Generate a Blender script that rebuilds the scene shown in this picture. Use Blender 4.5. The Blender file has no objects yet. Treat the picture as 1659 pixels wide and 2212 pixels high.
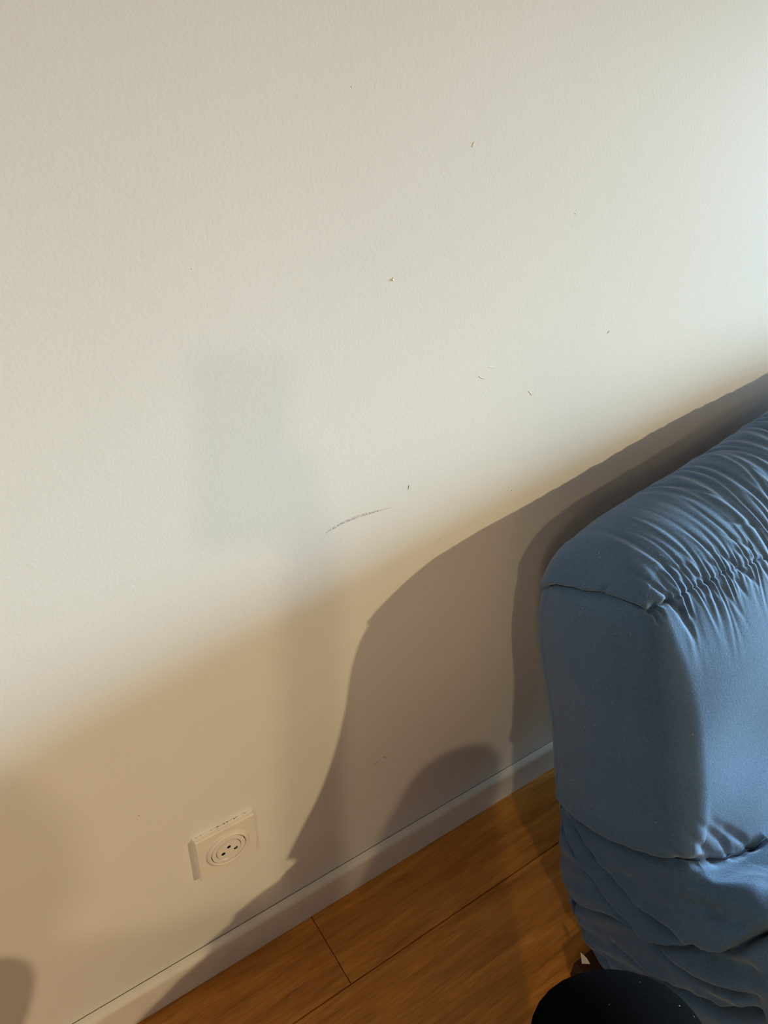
import bpy, bmesh, math, random
import numpy as np
from mathutils import Matrix, Vector

random.seed(7)
rng = np.random.default_rng(11)
scene = bpy.context.scene
COL = scene.collection

# ------------------------------------------------------------------ camera
# world: X runs along the wall, Y points into the wall (wall face at Y = 0), Z is up
cam_d = bpy.data.cameras.new('camera')
cam = bpy.data.objects.new('camera', cam_d)
COL.objects.link(cam)
ROT = Matrix(((0.82876626, 0.2815978, -0.48357953),
              (-0.55859514, 0.46793788, -0.68483984),
              (0.03343579, 0.83769733, 0.54511029)))
cam.matrix_world = Matrix.Translation((0, -0.605, 1.198)) @ ROT.to_4x4()
cam_d.sensor_fit = 'HORIZONTAL'
cam_d.sensor_width = 36
cam_d.lens = 36 * 1650.7 / 1659
cam_d.clip_start = 0.02
scene.camera = cam

# ------------------------------------------------------------------ world, daylight, exposure
world = bpy.data.worlds.new('world')
scene.world = world
world.use_nodes = True
world.node_tree.nodes['Background'].inputs[0].default_value = (0.75, 0.85, 1.0, 1)
world.node_tree.nodes['Background'].inputs[1].default_value = 0.3
scene.view_settings.view_transform = 'Standard'
scene.view_settings.look = 'None'
scene.view_settings.gamma = 1
scene.view_settings.use_curve_mapping = False
scene.view_settings.exposure = 0.12

ROOM = (-4.5, 4.3, -4.5, 0.0, 2.50)          # x0 x1 y0 y1 height
WIN = (-1.62, -0.36, 0.60, 1.40)             # opening in the right-hand wall: y0 y1 z0 z1

def area_light(name, loc, rot, sx, sy, energy, color):
    l = bpy.data.lights.new(name, 'AREA')
    l.shape = 'RECTANGLE'; l.size = sx; l.size_y = sy
    l.energy = energy; l.color = color
    o = bpy.data.objects.new(name, l); COL.objects.link(o)
    o.location = loc; o.rotation_euler = rot
    return o

DAY = area_light('window_daylight', (ROOM[1] - 0.16, (WIN[0] + WIN[1]) / 2, (WIN[2] + WIN[3]) / 2),
                 (0, math.radians(78.5), 0), WIN[3] - WIN[2], WIN[1] - WIN[0], 74, (0.54, 0.82, 0.96))
DAY.data.spread = math.radians(50)
# adjustable ceiling spots and an added fill lamp (built further down): place, aim, cone
LAMP_A = dict(loc=(4.0, -4.0, 2.33), aim=(0.15, 0, 0.20), cone=40, energy=420, color=(1.0, 0.77, 0.44), r=0.04)
LAMP_B = dict(loc=(-0.95, -3.0, 2.36), aim=(0.30, 0, -0.15), cone=46, energy=57, color=(1.0, 0.77, 0.44), r=0.055)
LAMP_FILL = dict(loc=(-1.45, -1.9, 2.30), aim=(-1.1, -1.8, 0.20), cone=178, energy=66, color=(1.0, 0.77, 0.44), r=0.18)  # added fill lamp: lifts the warm ambient and the deep shade beside the sofa

# ------------------------------------------------------------------ helpers
def link(o, parent=None):
    COL.objects.link(o)
    if parent is not None:
        o.parent = parent
    return o

def mesh_obj(name, verts, faces, mat=None, parent=None, smooth=False):
    me = bpy.data.meshes.new(name)
    me.from_pydata([tuple(v) for v in verts], [], [tuple(f) for f in faces])
    me.update()
    if smooth:
        me.polygons.foreach_set('use_smooth', [True] * len(me.polygons))
    o = bpy.data.objects.new(name, me)
    if mat is not None:
        me.materials.append(mat)
    return link(o, parent)

def bm_obj(name, bm, mat=None, parent=None, smooth=False):
    me = bpy.data.meshes.new(name)
    bmesh.ops.recalc_face_normals(bm, faces=bm.faces)
    bm.to_mesh(me); bm.free()
    if smooth:
        me.polygons.foreach_set('use_smooth', [True] * len(me.polygons))
    if mat is not None:
        me.materials.append(mat)
    return link(bpy.data.objects.new(name, me), parent)

def bm_box(bm, x0, x1, y0, y1, z0, z1, bevel=0.0, seg=2):
    r = bmesh.ops.create_cube(bm, size=1)
    for v in r['verts']:
        v.co = Vector(((x0 + x1) / 2 + v.co.x * (x1 - x0), (y0 + y1) / 2 + v.co.y * (y1 - y0),
                       (z0 + z1) / 2 + v.co.z * (z1 - z0)))
    if bevel > 0:
        es = list({e for v in r['verts'] for e in v.link_edges})
        bmesh.ops.bevel(bm, geom=es, offset=bevel, segments=seg, affect='EDGES', profile=0.5)

def box_obj(name, b, mat, parent=None, bevel=0.0, seg=2):
    bm = bmesh.new(); bm_box(bm, *b, bevel=bevel, seg=seg)
    return bm_obj(name, bm, mat, parent)

def empty(name, loc=(0, 0, 0)):
    o = bpy.data.objects.new(name, None); COL.objects.link(o)
    o.location = loc; o.empty_display_size = 0.05
    return o

def tag(o, label=None, cat=None, group=None, kind=None):
    if label: o['label'] = label
    if cat: o['category'] = cat
    if group: o['group'] = group
    if kind: o['kind'] = kind
    return o

# ------------------------------------------------------------------ materials
def new_mat(name, color=(0.8, 0.8, 0.8), rough=0.6, spec=0.3):
    m = bpy.data.materials.new(name); m.use_nodes = True
    b = m.node_tree.nodes['Principled BSDF']
    b.inputs['Base Color'].default_value = (*color, 1)
    b.inputs['Roughness'].default_value = rough
    b.inputs['Specular IOR Level'].default_value = spec
    return m, m.node_tree.nodes, m.node_tree.links, b

def noise(N, L, vec, scale, detail=3, rough=0.55, dist=0.0):
    n = N.new('ShaderNodeTexNoise')
    n.inputs['Scale'].default_value = scale; n.inputs['Detail'].default_value = detail
    n.inputs['Roughness'].default_value = rough; n.inputs['Distortion'].default_value = dist
    if vec is not None: L.new(vec, n.inputs['Vector'])
    return n

def ramp(N, L, fac, stops):
    r = N.new('ShaderNodeValToRGB')
    e = r.color_ramp.elements
    while len(e) < len(stops): e.new(0.5)
    for i, (p, c) in enumerate(stops):
        e[i].position = p; e[i].color = (*c, 1)
    L.new(fac, r.inputs[0])
    return r

def add_bump(N, L, b, h, strength, dist, prev=None):
    bp = N.new('ShaderNodeBump')
    bp.inputs['Strength'].default_value = strength; bp.inputs['Distance'].default_value = dist
    L.new(h, bp.inputs['Height'])
    if prev is not None: L.new(prev.outputs[0], bp.inputs['Normal'])
    L.new(bp.outputs[0], b.inputs['Normal'])
    return bp

def objcoord(N):
    return N.new('ShaderNodeTexCoord').outputs['Object']

def wall_material():
    m, N, L, b = new_mat('wall_paint', (0.76, 0.745, 0.72), 0.62, 0.25)
    co = objcoord(N)
    big = noise(N, L, co, 2.2, 3)
    r = ramp(N, L, big.outputs[0], [(0.3, (0.750, 0.740, 0.718)), (0.7, (0.785, 0.776, 0.758))])
    L.new(r.outputs[0], b.inputs['Base Color'])
    peel = noise(N, L, co, 260, 2, 0.5)
    soft = noise(N, L, co, 60, 2, 0.5)
    b1 = add_bump(N, L, b, soft.outputs[0], 0.08, 0.0010)
    add_bump(N, L, b, peel.outputs[0], 0.20, 0.0005, b1)
    return m

def white_paint(name, col, rough=0.4):
    m, N, L, b = new_mat(name, col, rough, 0.4)
    co = objcoord(N)
    n = noise(N, L, co, 30, 4)
    r = ramp(N, L, n.outputs[0], [(0.25, tuple(c * 0.93 for c in col)), (0.6, col)])
    L.new(r.outputs[0], b.inputs['Base Color'])
    add_bump(N, L, b, noise(N, L, co, 180, 2).outputs[0], 0.08, 0.0005)
    return m

def wood_material():
    m, N, L, b = new_mat('oak_laminate', (0.4, 0.22, 0.09), 0.42, 0.35)
    co = objcoord(N)
    info = N.new('ShaderNodeObjectInfo')
    off = N.new('ShaderNodeVectorMath'); off.operation = 'SCALE'
    comb = N.new('ShaderNodeCombineXYZ')
    for i in range(3): L.new(info.outputs['Random'], comb.inputs[i])
    L.new(comb.outputs[0], off.inputs[0]); off.inputs['Scale'].default_value = 37.0
    add = N.new('ShaderNodeVectorMath'); add.operation = 'ADD'
    L.new(co, add.inputs[0]); L.new(off.outputs[0], add.inputs[1])
    mp = N.new('ShaderNodeMapping'); mp.inputs['Scale'].default_value = (1.3, 15, 8)
    L.new(add.outputs[0], mp.inputs[0])
    grain = noise(N, L, mp.outputs[0], 5.0, 7, 0.62, 0.9)
    mp2 = N.new('ShaderNodeMapping'); mp2.inputs['Scale'].default_value = (6, 120, 30)
    L.new(add.outputs[0], mp2.inputs[0])
    fine = noise(N, L, mp2.outputs[0], 5.0, 4, 0.6)
    # cathedral figure: rings of a stretched, distorted field
    mp3 = N.new('ShaderNodeMapping'); mp3.inputs['Scale'].default_value = (0.9, 7.5, 3)
    L.new(add.outputs[0], mp3.inputs[0])
    wob = noise(N, L, mp3.outputs[0], 1.6, 2, 0.4)
    mul = N.new('ShaderNodeMath'); mul.operation = 'MULTIPLY'; mul.inputs[1].default_value = 46
    L.new(wob.outputs[0], mul.inputs[0])
    sn = N.new('ShaderNodeMath'); sn.operation = 'SINE'; L.new(mul.outputs[0], sn.inputs[0])
    r1 = ramp(N, L, grain.outputs[0], [(0.28, (0.44, 0.165, 0.025)), (0.5, (0.66, 0.262, 0.043)), (0.75, (0.78, 0.338, 0.064))])
    r2 = ramp(N, L, fine.outputs[0], [(0.35, (0.72, 0.70, 0.66)), (0.6, (1, 1, 1))])
    r3 = ramp(N, L, sn.outputs[0], [(0.0, (0.86, 0.83, 0.78)), (0.55, (1, 1, 1))])
    mx = N.new('ShaderNodeMix'); mx.data_type = 'RGBA'; mx.blend_type = 'MULTIPLY'; mx.inputs[0].default_value = 0.8
    L.new(r1.outputs[0], mx.inputs[6]); L.new(r2.outputs[0], mx.inputs[7])
    mx2 = N.new('ShaderNodeMix'); mx2.data_type = 'RGBA'; mx2.blend_type = 'MULTIPLY'; mx2.inputs[0].default_value = 0.9
    L.new(mx.outputs[2], mx2.inputs[6]); L.new(r3.outputs[0], mx2.inputs[7])
    L.new(mx2.outputs[2], b.inputs['Base Color'])
    add_bump(N, L, b, fine.outputs[0], 0.15, 0.0005)
    return m

def fabric_material(name, c0, c1, weave=1400, bump=0.35, sheen=0.35):
    m, N, L, b = new_mat(name, c0, 0.85, 0.15)
    co = objcoord(N)
    n1 = noise(N, L, co, 9, 4)
    r = ramp(N, L, n1.outputs[0], [(0.3, c0), (0.7, c1)])
    sp = noise(N, L, co, 420, 2, 0.7)
    r2 = ramp(N, L, sp.outputs[0], [(0.30, (0.80, 0.80, 0.80)), (0.55, (1, 1, 1)), (0.76, (1.25, 1.25, 1.25))])
    mx = N.new('ShaderNodeMix'); mx.data_type = 'RGBA'; mx.blend_type = 'MULTIPLY'; mx.inputs[0].default_value = 1
    L.new(r.outputs[0], mx.inputs[6]); L.new(r2.outputs[0], mx.inputs[7])
    L.new(mx.outputs[2], b.inputs['Base Color'])
    b.inputs['Sheen Weight'].default_value = sheen
    b.inputs['Sheen Roughness'].default_value = 0.5
    b.inputs['Sheen Tint'].default_value = (0.75, 0.85, 1.0, 1)
    w = noise(N, L, co, weave, 2, 0.6)
    b1 = add_bump(N, L, b, w.outputs[0], bump, 0.0006)
    add_bump(N, L, b, sp.outputs[0], bump * 0.7, 0.0012, b1)
    return m

M_WALL = wall_material()
M_BASE = white_paint('baseboard_paint', (0.82, 0.785, 0.735), 0.38)
M_CAULK = white_paint('shadow_gap', (0.16, 0.13, 0.10), 0.8)
M_WOOD = wood_material()
M_SUB = new_mat('underlay', (0.06, 0.035, 0.018), 0.9)[0]
M_PLASTIC = white_paint('outlet_plastic', (0.80, 0.77, 0.72), 0.3)
M_HOLE = new_mat('outlet_hole', (0.012, 0.010, 0.008), 0.6)[0]
M_BRASS = new_mat('contact_metal', (0.45, 0.38, 0.22), 0.35)[0]; M_BRASS.node_tree.nodes['Principled BSDF'].inputs['Metallic'].default_value = 1
M_DIRT = new_mat('dust', (0.22, 0.16, 0.10), 0.9)[0]
M_BLUE = fabric_material('blue_cotton', (0.053, 0.107, 0.212), (0.064, 0.124, 0.238))
M_THREAD_SHADE = new_mat('seam_thread_shade', (0.012, 0.022, 0.045), 0.9)[0]  # dark thread colour, also used as painted shade in the lower seam
M_LINT = new_mat('pale_lint', (0.55, 0.55, 0.52), 0.9)[0]
M_BLACK = fabric_material('black_cotton', (0.0024, 0.0024, 0.0027), (0.0034, 0.0034, 0.0037), 900, 0.25, 0.0)
M_BLACK.node_tree.nodes['Principled BSDF'].inputs['Specular IOR Level'].default_value = 0.0
M_LABEL = new_mat('care_label_cloth', (0.82, 0.74, 0.66), 0.8)[0]
M_DARKWOOD = new_mat('dark_base', (0.016, 0.008, 0.004), 0.6)[0]
M_FOOT = new_mat('dark_brown_wood', (0.040, 0.014, 0.004), 0.55)[0]
M_CHARCOAL = new_mat('scuff_dark', (0.10, 0.085, 0.07), 0.9)[0]
M_GREYSCUFF = new_mat('scuff_grey', (0.42, 0.41, 0.40), 0.9)[0]

def rub_material(name, col, lo, hi, top):
    """dirt rubbed thinly over the paint: the wall shows through in patches"""
    m, N, L, b = new_mat(name, col, 0.8, 0.2)
    r = ramp(N, L, noise(N, L, objcoord(N), 500, 3, 0.7).outputs[0], [(lo, (0, 0, 0)), (hi, (top, top, top))])
    L.new(r.outputs[0], b.inputs['Alpha'])
    return m
M_SCUFF = rub_material('grey_rub', (0.30, 0.29, 0.29), 0.42, 0.62, 0.55)
M_SCUFF2 = rub_material('faint_rub', (0.40, 0.36, 0.32), 0.42, 0.70, 0.35)
M_SPECK = rub_material('speck_dirt', (0.20, 0.17, 0.13), 0.2, 0.4, 0.75)

# ------------------------------------------------------------------ the room
x0, x1, y0, y1, HT = ROOM
wall_back = box_obj('wall_back', (x0, x1, 0, 0.12, -0.05, HT), M_WALL); tag(wall_back, 'plain off-white painted wall with fine roller texture', kind='structure')
wl = box_obj('wall_left', (x0 - 0.12, x0, y0, 0.12, -0.05, HT), M_WALL); tag(wl, kind='structure')
wf = box_obj('wall_front', (x0, x1, y0 - 0.12, y0, -0.05, HT), M_WALL); tag(wf, kind='structure')
bm = bmesh.new()                                  # right-hand wall with its window opening
bm_box(bm, x1, x1 + 0.2, y0, WIN[0], -0.05, HT)
bm_box(bm, x1, x1 + 0.2, WIN[1], 0.12, -0.05, HT)
bm_box(bm, x1, x1 + 0.2, WIN[0], WIN[1], -0.05, WIN[2])
bm_box(bm, x1, x1 + 0.2, WIN[0], WIN[1], WIN[3], HT)
wr = bm_obj('wall_right', bm, M_WALL); tag(wr, kind='structure')
ce = box_obj('ceiling', (x0, x1, y0, 0.12, HT, HT + 0.1), M_WALL); tag(ce, kind='structure')
bm = bmesh.new()
for a in ((WIN[0], WIN[0] + 0.06, WIN[2], WIN[3]), (WIN[1] - 0.06, WIN[1], WIN[2], WIN[3]),
          (WIN[0], WIN[1], WIN[2], WIN[2] + 0.06), (WIN[0], WIN[1], WIN[3] - 0.06, WIN[3]),
          ((WIN[0] + WIN[1]) / 2 - 0.04, (WIN[0] + WIN[1]) / 2 + 0.04, WIN[2], WIN[3])):
    bm_box(bm, x1 + 0.08, x1 + 0.14, a[0], a[1], a[2], a[3])
win = bm_obj('window_1', bm, M_BASE); tag(win, kind='structure')
M_GLASS = new_mat('window_glass', (0.9, 0.95, 1.0), 0.02)[0]
M_GLASS.node_tree.nodes['Principled BSDF'].inputs['Transmission Weight'].default_value = 1
box_obj('pane', (x1 + 0.105, x1 + 0.111, WIN[0] + 0.05, WIN[1] - 0.05, WIN[2] + 0.05, WIN[3] - 0.05), M_GLASS, win)

# floor: underlay slab and single planks in running rows parallel to the wall
floor = box_obj('floor', (x0, x1, y0, 0.0, -0.06, -0.0085), M_SUB)
tag(floor, 'warm oak laminate floor with long planks along the wall', kind='structure')
PL, PW, G = 1.285, 0.192, 0.0011
def plank_mesh(length, width):
    bm = bmesh.new()
    bm_box(bm, G / 2, length - G / 2, -width + G / 2, -G / 2, -0.0085, 0.0)
    es = [e for e in bm.edges if all(v.co.z > -0.001 for v in e.verts)]
    bmesh.ops.bevel(bm, geom=es, offset=0.0008, segments=1, affect='EDGES')
    bmesh.ops.recalc_face_normals(bm, faces=bm.faces)
    me = bpy.data.meshes.new('plank'); bm.to_mesh(me); bm.free()
    me.materials.append(M_WOOD)
    return me
ROW0 = 0.1325 - 0.0045                           # first row is ripped to fit behind the baseboard
cache = {}
def put_plank(xa, xb, ya, w):
    key = (round(xb - xa, 4), round(w, 4))
    if key not in cache: cache[key] = plank_mesh(xb - xa, w)
    o = bpy.data.objects.new('plank', cache[key]); link(o, floor); o.location = (xa, ya, 0)
ya, row = -0.0045, 0
while ya > y0 + 0.01:
    w = ROW0 if row == 0 else min(PW, ya - y0)
    joint = 0.309 if row == 0 else (0.309 + (row * 0.47) % PL)
    xs = [joint + k * PL for k in range(-4, 6)]
    xs = [x0] + [v for v in xs if x0 + 0.05 < v < x1 - 0.05] + [x1]
    for a, c in zip(xs[:-1], xs[1:]): put_plank(a, c, ya, w)
    ya -= w; row += 1

# baseboard on the seen wall: rounded top edge, a fine dark gap along the wall
BH, BT = 0.0693, 0.0130
prof = [(-0.0004, 0.0006), (-BT, 0.0006), (-BT, BH - 0.010)]
for k in range(1, 9):
    a = k / 8 * math.pi / 2
    prof.append((-BT + 0.0075 * (1 - math.cos(a)), BH - 0.010 + 0.009 * math.sin(a)))
prof += [(-0.0016, BH - 0.0004), (-0.0010, BH - 0.0020), (-0.0004, BH - 0.0030)]
n = len(prof)
V = [(x0, y, z) for y, z in prof] + [(x1, y, z) for y, z in prof]
F = [(i, (i + 1) % n, n + (i + 1) % n, n + i) for i in range(n)] + [tuple(range(n))[::-1], tuple(range(n, 2 * n))]
bb = mesh_obj('baseboard_back', V, F, M_BASE, None, False)
tag(bb, 'white painted baseboard with rounded top edge along the wall', kind='structure')
gap = box_obj('caulk_gap', (x0, x1, -0.0010, 0.0002, BH - 0.0022, BH - 0.0014), M_CAULK, bb)
fg = box_obj('floor_gap', (x0, x1, -BT + 0.0008, -0.001, -0.0004, 0.0010), M_CAULK, bb)

# marks on the wall (scuffs, chips, paint drips), each a thin piece of its own on the paint
def stroke(name, pts, widths, mat, t=0.00025, y=-0.0001):
    """flat tapering stroke on the wall through (x, z) points"""
    P = np.array(pts, float); n = len(P)
    T = np.gradient(P, axis=0); T /= np.linalg.norm(T, axis=1)[:, None] + 1e-9
    Nn = np.stack([-T[:, 1], T[:, 0]], 1)
    W = np.array(widths)[:, None] / 2
    A, B = P + Nn * W, P - Nn * W
    V = [(a[0], y, a[1]) for a in A] + [(p[0], y - t, p[1]) for p in P] + [(b[0], y, b[1]) for b in B]
    F = []
    for i in range(n - 1):
        F += [(i, i + 1, n + i + 1, n + i), (n + i, n + i + 1, 2 * n + i + 1, 2 * n + i)]
    return mesh_obj(name, V, F, mat, wall_back, True)

def chip(name, x, z, r, mat, t=0.0008, sx=1.0, rot=0.0):
    V, F = [(x, -t, z)], []
    k = 9
    for j, (rr, h) in enumerate(((0.6, 0.75), (1.0, 0.0))):
        for i in range(k):
            a = i / k * 2 * math.pi
            q = r * rr * (1 + 0.25 * random.uniform(-1, 1))
            dx, dz = q * math.cos(a) * sx, q * math.sin(a)
            V.append((x + dx * math.cos(rot) - dz * math.sin(rot), -t * h + 0.00005, z + dx * math.sin(rot) + dz * math.cos(rot)))
    for i in range(k):
        F.append((0, 1 + i, 1 + (i + 1) % k))
        F.append((1 + i, 1 + k + i, 1 + k + (i + 1) % k, 1 + (i + 1) % k))
    return mesh_obj(name, V, F, mat, wall_back, True)
# positions on the wall are (x, z)
MARK_CHIP = [(0.4263, 0.9842), (0.3781, 1.1475), (0.6373, 0.8191), (0.2268, 1.02), (0.6727, 0.7179)]
MARK_DOT = [(0.515, 0.6457), (0.5731, 0.6042), (0.424, 0.3314), (0.6654, 1.0234), (0.0944, 0.405), (0.6301, 0.6815)]
MARK_SCUFF = [[(0.349, 0.7145), (0.3567, 0.7174), (0.3663, 0.7196), (0.3772, 0.7214), (0.3925, 0.7224), (0.4082, 0.7215), (0.4371, 0.7195)]]
MARK_DARK = [[(0.4607, 0.7429), (0.4609, 0.7397), (0.4598, 0.7362)], [(0.7583, 0.872), (0.7603, 0.874), (0.7624, 0.8755)], [(0.4436, 0.2796), (0.4479, 0.2736), (0.452, 0.2762)], [(0.4258, 0.2729), (0.4306, 0.2737), (0.4372, 0.2746)]]
MARK_RIDGE = [[(0.5515, 0.8587), (0.5553, 0.8556), (0.5598, 0.8536)], [(0.5648, 0.8666), (0.5684, 0.8659), (0.5728, 0.8644)], [(0.5117, 1.0966), (0.5125, 1.0989), (0.5139, 1.1012)], [(0.6002, 0.3274), (0.6043, 0.3392), (0.6088, 0.3466)], [(0.6063, 0.3519), (0.6103, 0.3566), (0.6133, 0.3619)], [(0.6344, 0.8222), (0.6382, 0.8183), (0.6411, 0.8152)]]
MARK_SMUDGE = [[(0.4705, 0.3072), (0.4898, 0.3074), (0.5112, 0.3064), (0.5287, 0.306), (0.5381, 0.3085)], [(0.5264, 0.2807), (0.5355, 0.2875), (0.538, 0.3005)]]
MARK_SPECK = [(0.576, 0.5895), (0.5652, 0.5887), (0.5666, 0.5977), (0.5598, 0.5964), (0.556, 0.5984), (0.5596, 0.5936), (0.5578, 0.5899), (0.5573, 0.6121), (0.5694, 0.5904), (0.5587, 0.5905), (0.5642, 0.5897), (0.558, 0.5913), (0.5549, 0.5848), (0.5553, 0.5948), (0.5631, 0.5891), (0.5617, 0.588), (0.5418, 0.6002), (0.5607, 0.5949), (0.5701, 0.5945), (0.5599, 0.6049), (0.5623, 0.6015), (0.5545, 0.58), (1.0306, 0.7068), (1.0272, 0.7085), (1.0252, 0.7019), (1.0214, 0.7006), (1.0223, 0.6982), (1.0259, 0.6908), (1.0301, 0.6927), (1.0202, 0.6931), (1.0258, 0.6897), (1.0289, 0.6815), (1.026, 0.6831), (1.0288, 0.6794), (1.0288, 0.6768), (1.0312, 0.6735), (1.0227, 0.6721), (1.0227, 0.672), (1.0261, 0.6643), (1.0184, 0.6656), (1.0247, 0.6616), (1.0263, 0.6614), (1.0269, 0.6558), (1.0249, 0.6537), (1.023, 0.6522), (1.0283, 0.6415), (1.0288, 0.6418), (1.0255, 0.6433), (1.0284, 0.6333)]
for i, (mx, mz) in enumerate(MARK_CHIP): chip('paint_chip', mx, mz, (0.0018, 0.0009, 0.0009, 0.0006, 0.0008)[i], M_WALL, (0.0010, 0.0004, 0.0005, 0.0003, 0.0003)[i], 0.8, 0.4)
chip('nail_hole', MARK_CHIP[0][0] + 0.0002, MARK_CHIP[0][1] + 0.0016, 0.0006, M_CHARCOAL, 0.0003)
for mx, mz in MARK_DOT: chip('dirt_speck', mx, mz, 0.0006, M_CHARCOAL, 0.0002, 1.5, 0.5)
for mx, mz in MARK_SPECK: chip('dirt_speck', mx, mz, random.uniform(0.00025, 0.0005), M_SPECK, 0.0001)
for pts in MARK_SCUFF: stroke('scuff', pts, [0.0008, 0.0024, 0.0032, 0.0034, 0.0034, 0.0028, 0.0006], M_SCUFF, 0.0001)
for pts in MARK_DARK: stroke('scratch', pts, [0.0004, 0.0010, 0.0003], M_CHARCOAL, 0.0001)
for pts in MARK_RIDGE: stroke('paint_ridge', pts, [0.0004, 0.0014, 0.0003], M_WALL, 0.00028)
for pts in MARK_SMUDGE: stroke('smudge', pts, [0.0006] + [0.0018] * (len(pts) - 2) + [0.0006], M_SCUFF2, 0.0001)


# ------------------------------------------------------------------ power outlet
OX, OZ, OS = 0.15037, 0.23188, 0.082
outlet = empty('power_outlet', (OX + OS / 2, 0, OZ + OS / 2))
tag(outlet, 'square white wall socket with round three-hole insert above the baseboard', 'outlet')
def rr_frame(levels, name, mat, parent, hole=None):
    """stack of square outlines (half size, y) lofted; optional round hole in the last level"""
    V, F = [], []
    k = 16
    for h, y in levels:
        for s in range(4):
            for j in range(k):
                f = -1 + 2 * j / k
                p = [(f, -1), (1, f), (-f, 1), (-1, -f)][s]
                # slightly rounded corners
                q = Vector((p[0] * h, 0, p[1] * h))
                c = h - 0.0016
                if abs(q.x) > c and abs(q.z) > c:
                    cx, cz = math.copysign(c, q.x), math.copysign(c, q.z)
                    d = Vector((q.x - cx, 0, q.z - cz)); d = d.normalized() * 0.0016
                    q = Vector((cx + d.x, 0, cz + d.z))
                V.append((q.x, y, q.z))
    n = 4 * k
    for l in range(len(levels) - 1):
        for i in range(n):
            F.append((l * n + i, l * n + (i + 1) % n, (l + 1) * n + (i + 1) % n, (l + 1) * n + i))
    if hole:
        base = (len(levels) - 1) * n
        for i in range(n):
            v = V[base + i]; a = math.atan2(v[2], v[0])
            V.append((hole[0] + hole[2] * math.cos(a), v[1], hole[1] + hole[2] * math.sin(a)))
        b2 = base + n
        for i in range(n):
            F.append((base + i, base + (i + 1) % n, b2 + (i + 1) % n, b2 + i))
    return mesh_obj(name, V, F, mat, parent, False)

H2 = OS / 2
rr_frame([(H2 + 0.0012, 0.0), (H2 + 0.0012, -0.0022), (H2 + 0.0004, -0.0026), (H2 + 0.0002, -0.0074), (H2 - 0.0008, -0.0084)],
         'cover_plate', M_PLASTIC, outlet, hole=(0.0004, 0.0, 0.0272))

def lathe_y(name, prof, c, mat, parent, seg=64, cap=False):
    V, F = [], []
    for r, y in prof:
        for i in range(seg):
            a = 2 * math.pi * i / seg
            V.append((c[0] + r * math.cos(a), y, c[1] + r * math.sin(a)))
    for l in range(len(prof) - 1):
        for i in range(seg):
            F.append((l * seg + i, l * seg + (i + 1) % seg, (l + 1) * seg + (i + 1) % seg, (l + 1) * seg + i))
    if cap: F.append(tuple(range((len(prof) - 1) * seg, len(prof) * seg)))
    return mesh_obj(name, V, F, mat, parent, False)

RC = (0.0004, 0.0)
lathe_y('back_disc', [(0.0250, -0.0058), (0.0001, -0.0058)], RC, M_HOLE, outlet, 48)
lathe_y('collar_ring', [(0.0292, -0.0082), (0.0290, -0.0105), (0.0272, -0.0118), (0.0258, -0.0120), (0.0246, -0.0112), (0.0243, -0.0085)], RC, M_PLASTIC, outlet)
# socket face with three real holes: annulus plus a holed disc
lathe_y('socket_rim', [(0.0234, -0.0060), (0.0234, -0.0108), (0.0229, -0.0112), (0.0180, -0.0114), (0.0175, -0.0108), (0.0173, -0.0098)], RC, M_PLASTIC, outlet)
HOLES = [(-0.0080, -0.0040), (0.0006, 0.0046), (0.0096, -0.0044)]
def holed_disc():
    bm = bmesh.new()
    y = -0.0112
    rings = []
    def circ(c, r, k):
        vs = [bm.verts.new((c[0] + r * math.cos(2 * math.pi * i / k), y, c[1] + r * math.sin(2 * math.pi * i / k))) for i in range(k)]
        return [bm.edges.new((vs[i], vs[(i + 1) % k])) for i in range(k)], vs
    es, outer = circ(RC, 0.0166, 56)
    hv = []
    for h in HOLES:
        e, v = circ((RC[0] + h[0], RC[1] + h[1]), 0.0029, 18); es += e; hv.append(v)
    bmesh.ops.triangle_fill(bm, use_beauty=True, use_dissolve=False, edges=es)
    for v in hv:                                   # drop faces that fill the holes
        s = set(v)
        for f in [f for f in bm.faces if all(q in s for q in f.verts)]: bm.faces.remove(f)
        low = [bm.verts.new((q.co.x, -0.0030, q.co.z)) for q in v]
        for i in range(len(v)):
            bm.faces.new((v[i], v[(i + 1) % len(v)], low[(i + 1) % len(v)], low[i]))
    low = [bm.verts.new((q.co.x * 1.0, -0.0095, q.co.z)) for q in outer]
    for i in range(len(outer)):
        bm.faces.new((outer[i], outer[(i + 1) % len(outer)], low[(i + 1) % len(outer)], low[i]))
    return bm_obj('socket_face', bm, M_PLASTIC, outlet)
holed_disc()
for k, h in enumerate(HOLES):
    hb = lathe_y('contact_hole', [(0.00285, -0.0106), (0.00285, -0.0035), (0.0001, -0.0034)], (RC[0] + h[0], RC[1] + h[1]), M_HOLE, outlet, 16, True)
    if k == 2:
        lathe_y('contact_sleeve', [(0.0021, -0.0095), (0.0012, -0.0080), (0.0003, -0.0078)], (RC[0] + h[0] - 0.0002, RC[1] + h[1]), M_BRASS, outlet, 14, True)
for k in range(16):                                # dust along the top of the plate
    xx = random.uniform(-H2, H2) * 0.95
    r_ = random.choice([0.0003, 0.0003, 0.0004, 0.0007])
    bm = bmesh.new(); bmesh.ops.create_icosphere(bm, subdivisions=1, radius=r_)
    for v in bm.verts: v.co = Vector((v.co.x * 1.7 + xx, v.co.y - random.uniform(0.0008, 0.0022), v.co.z * 0.6 + H2 + 0.0014))
    bm_obj('dust_speck', bm, M_DIRT, outlet)

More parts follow.
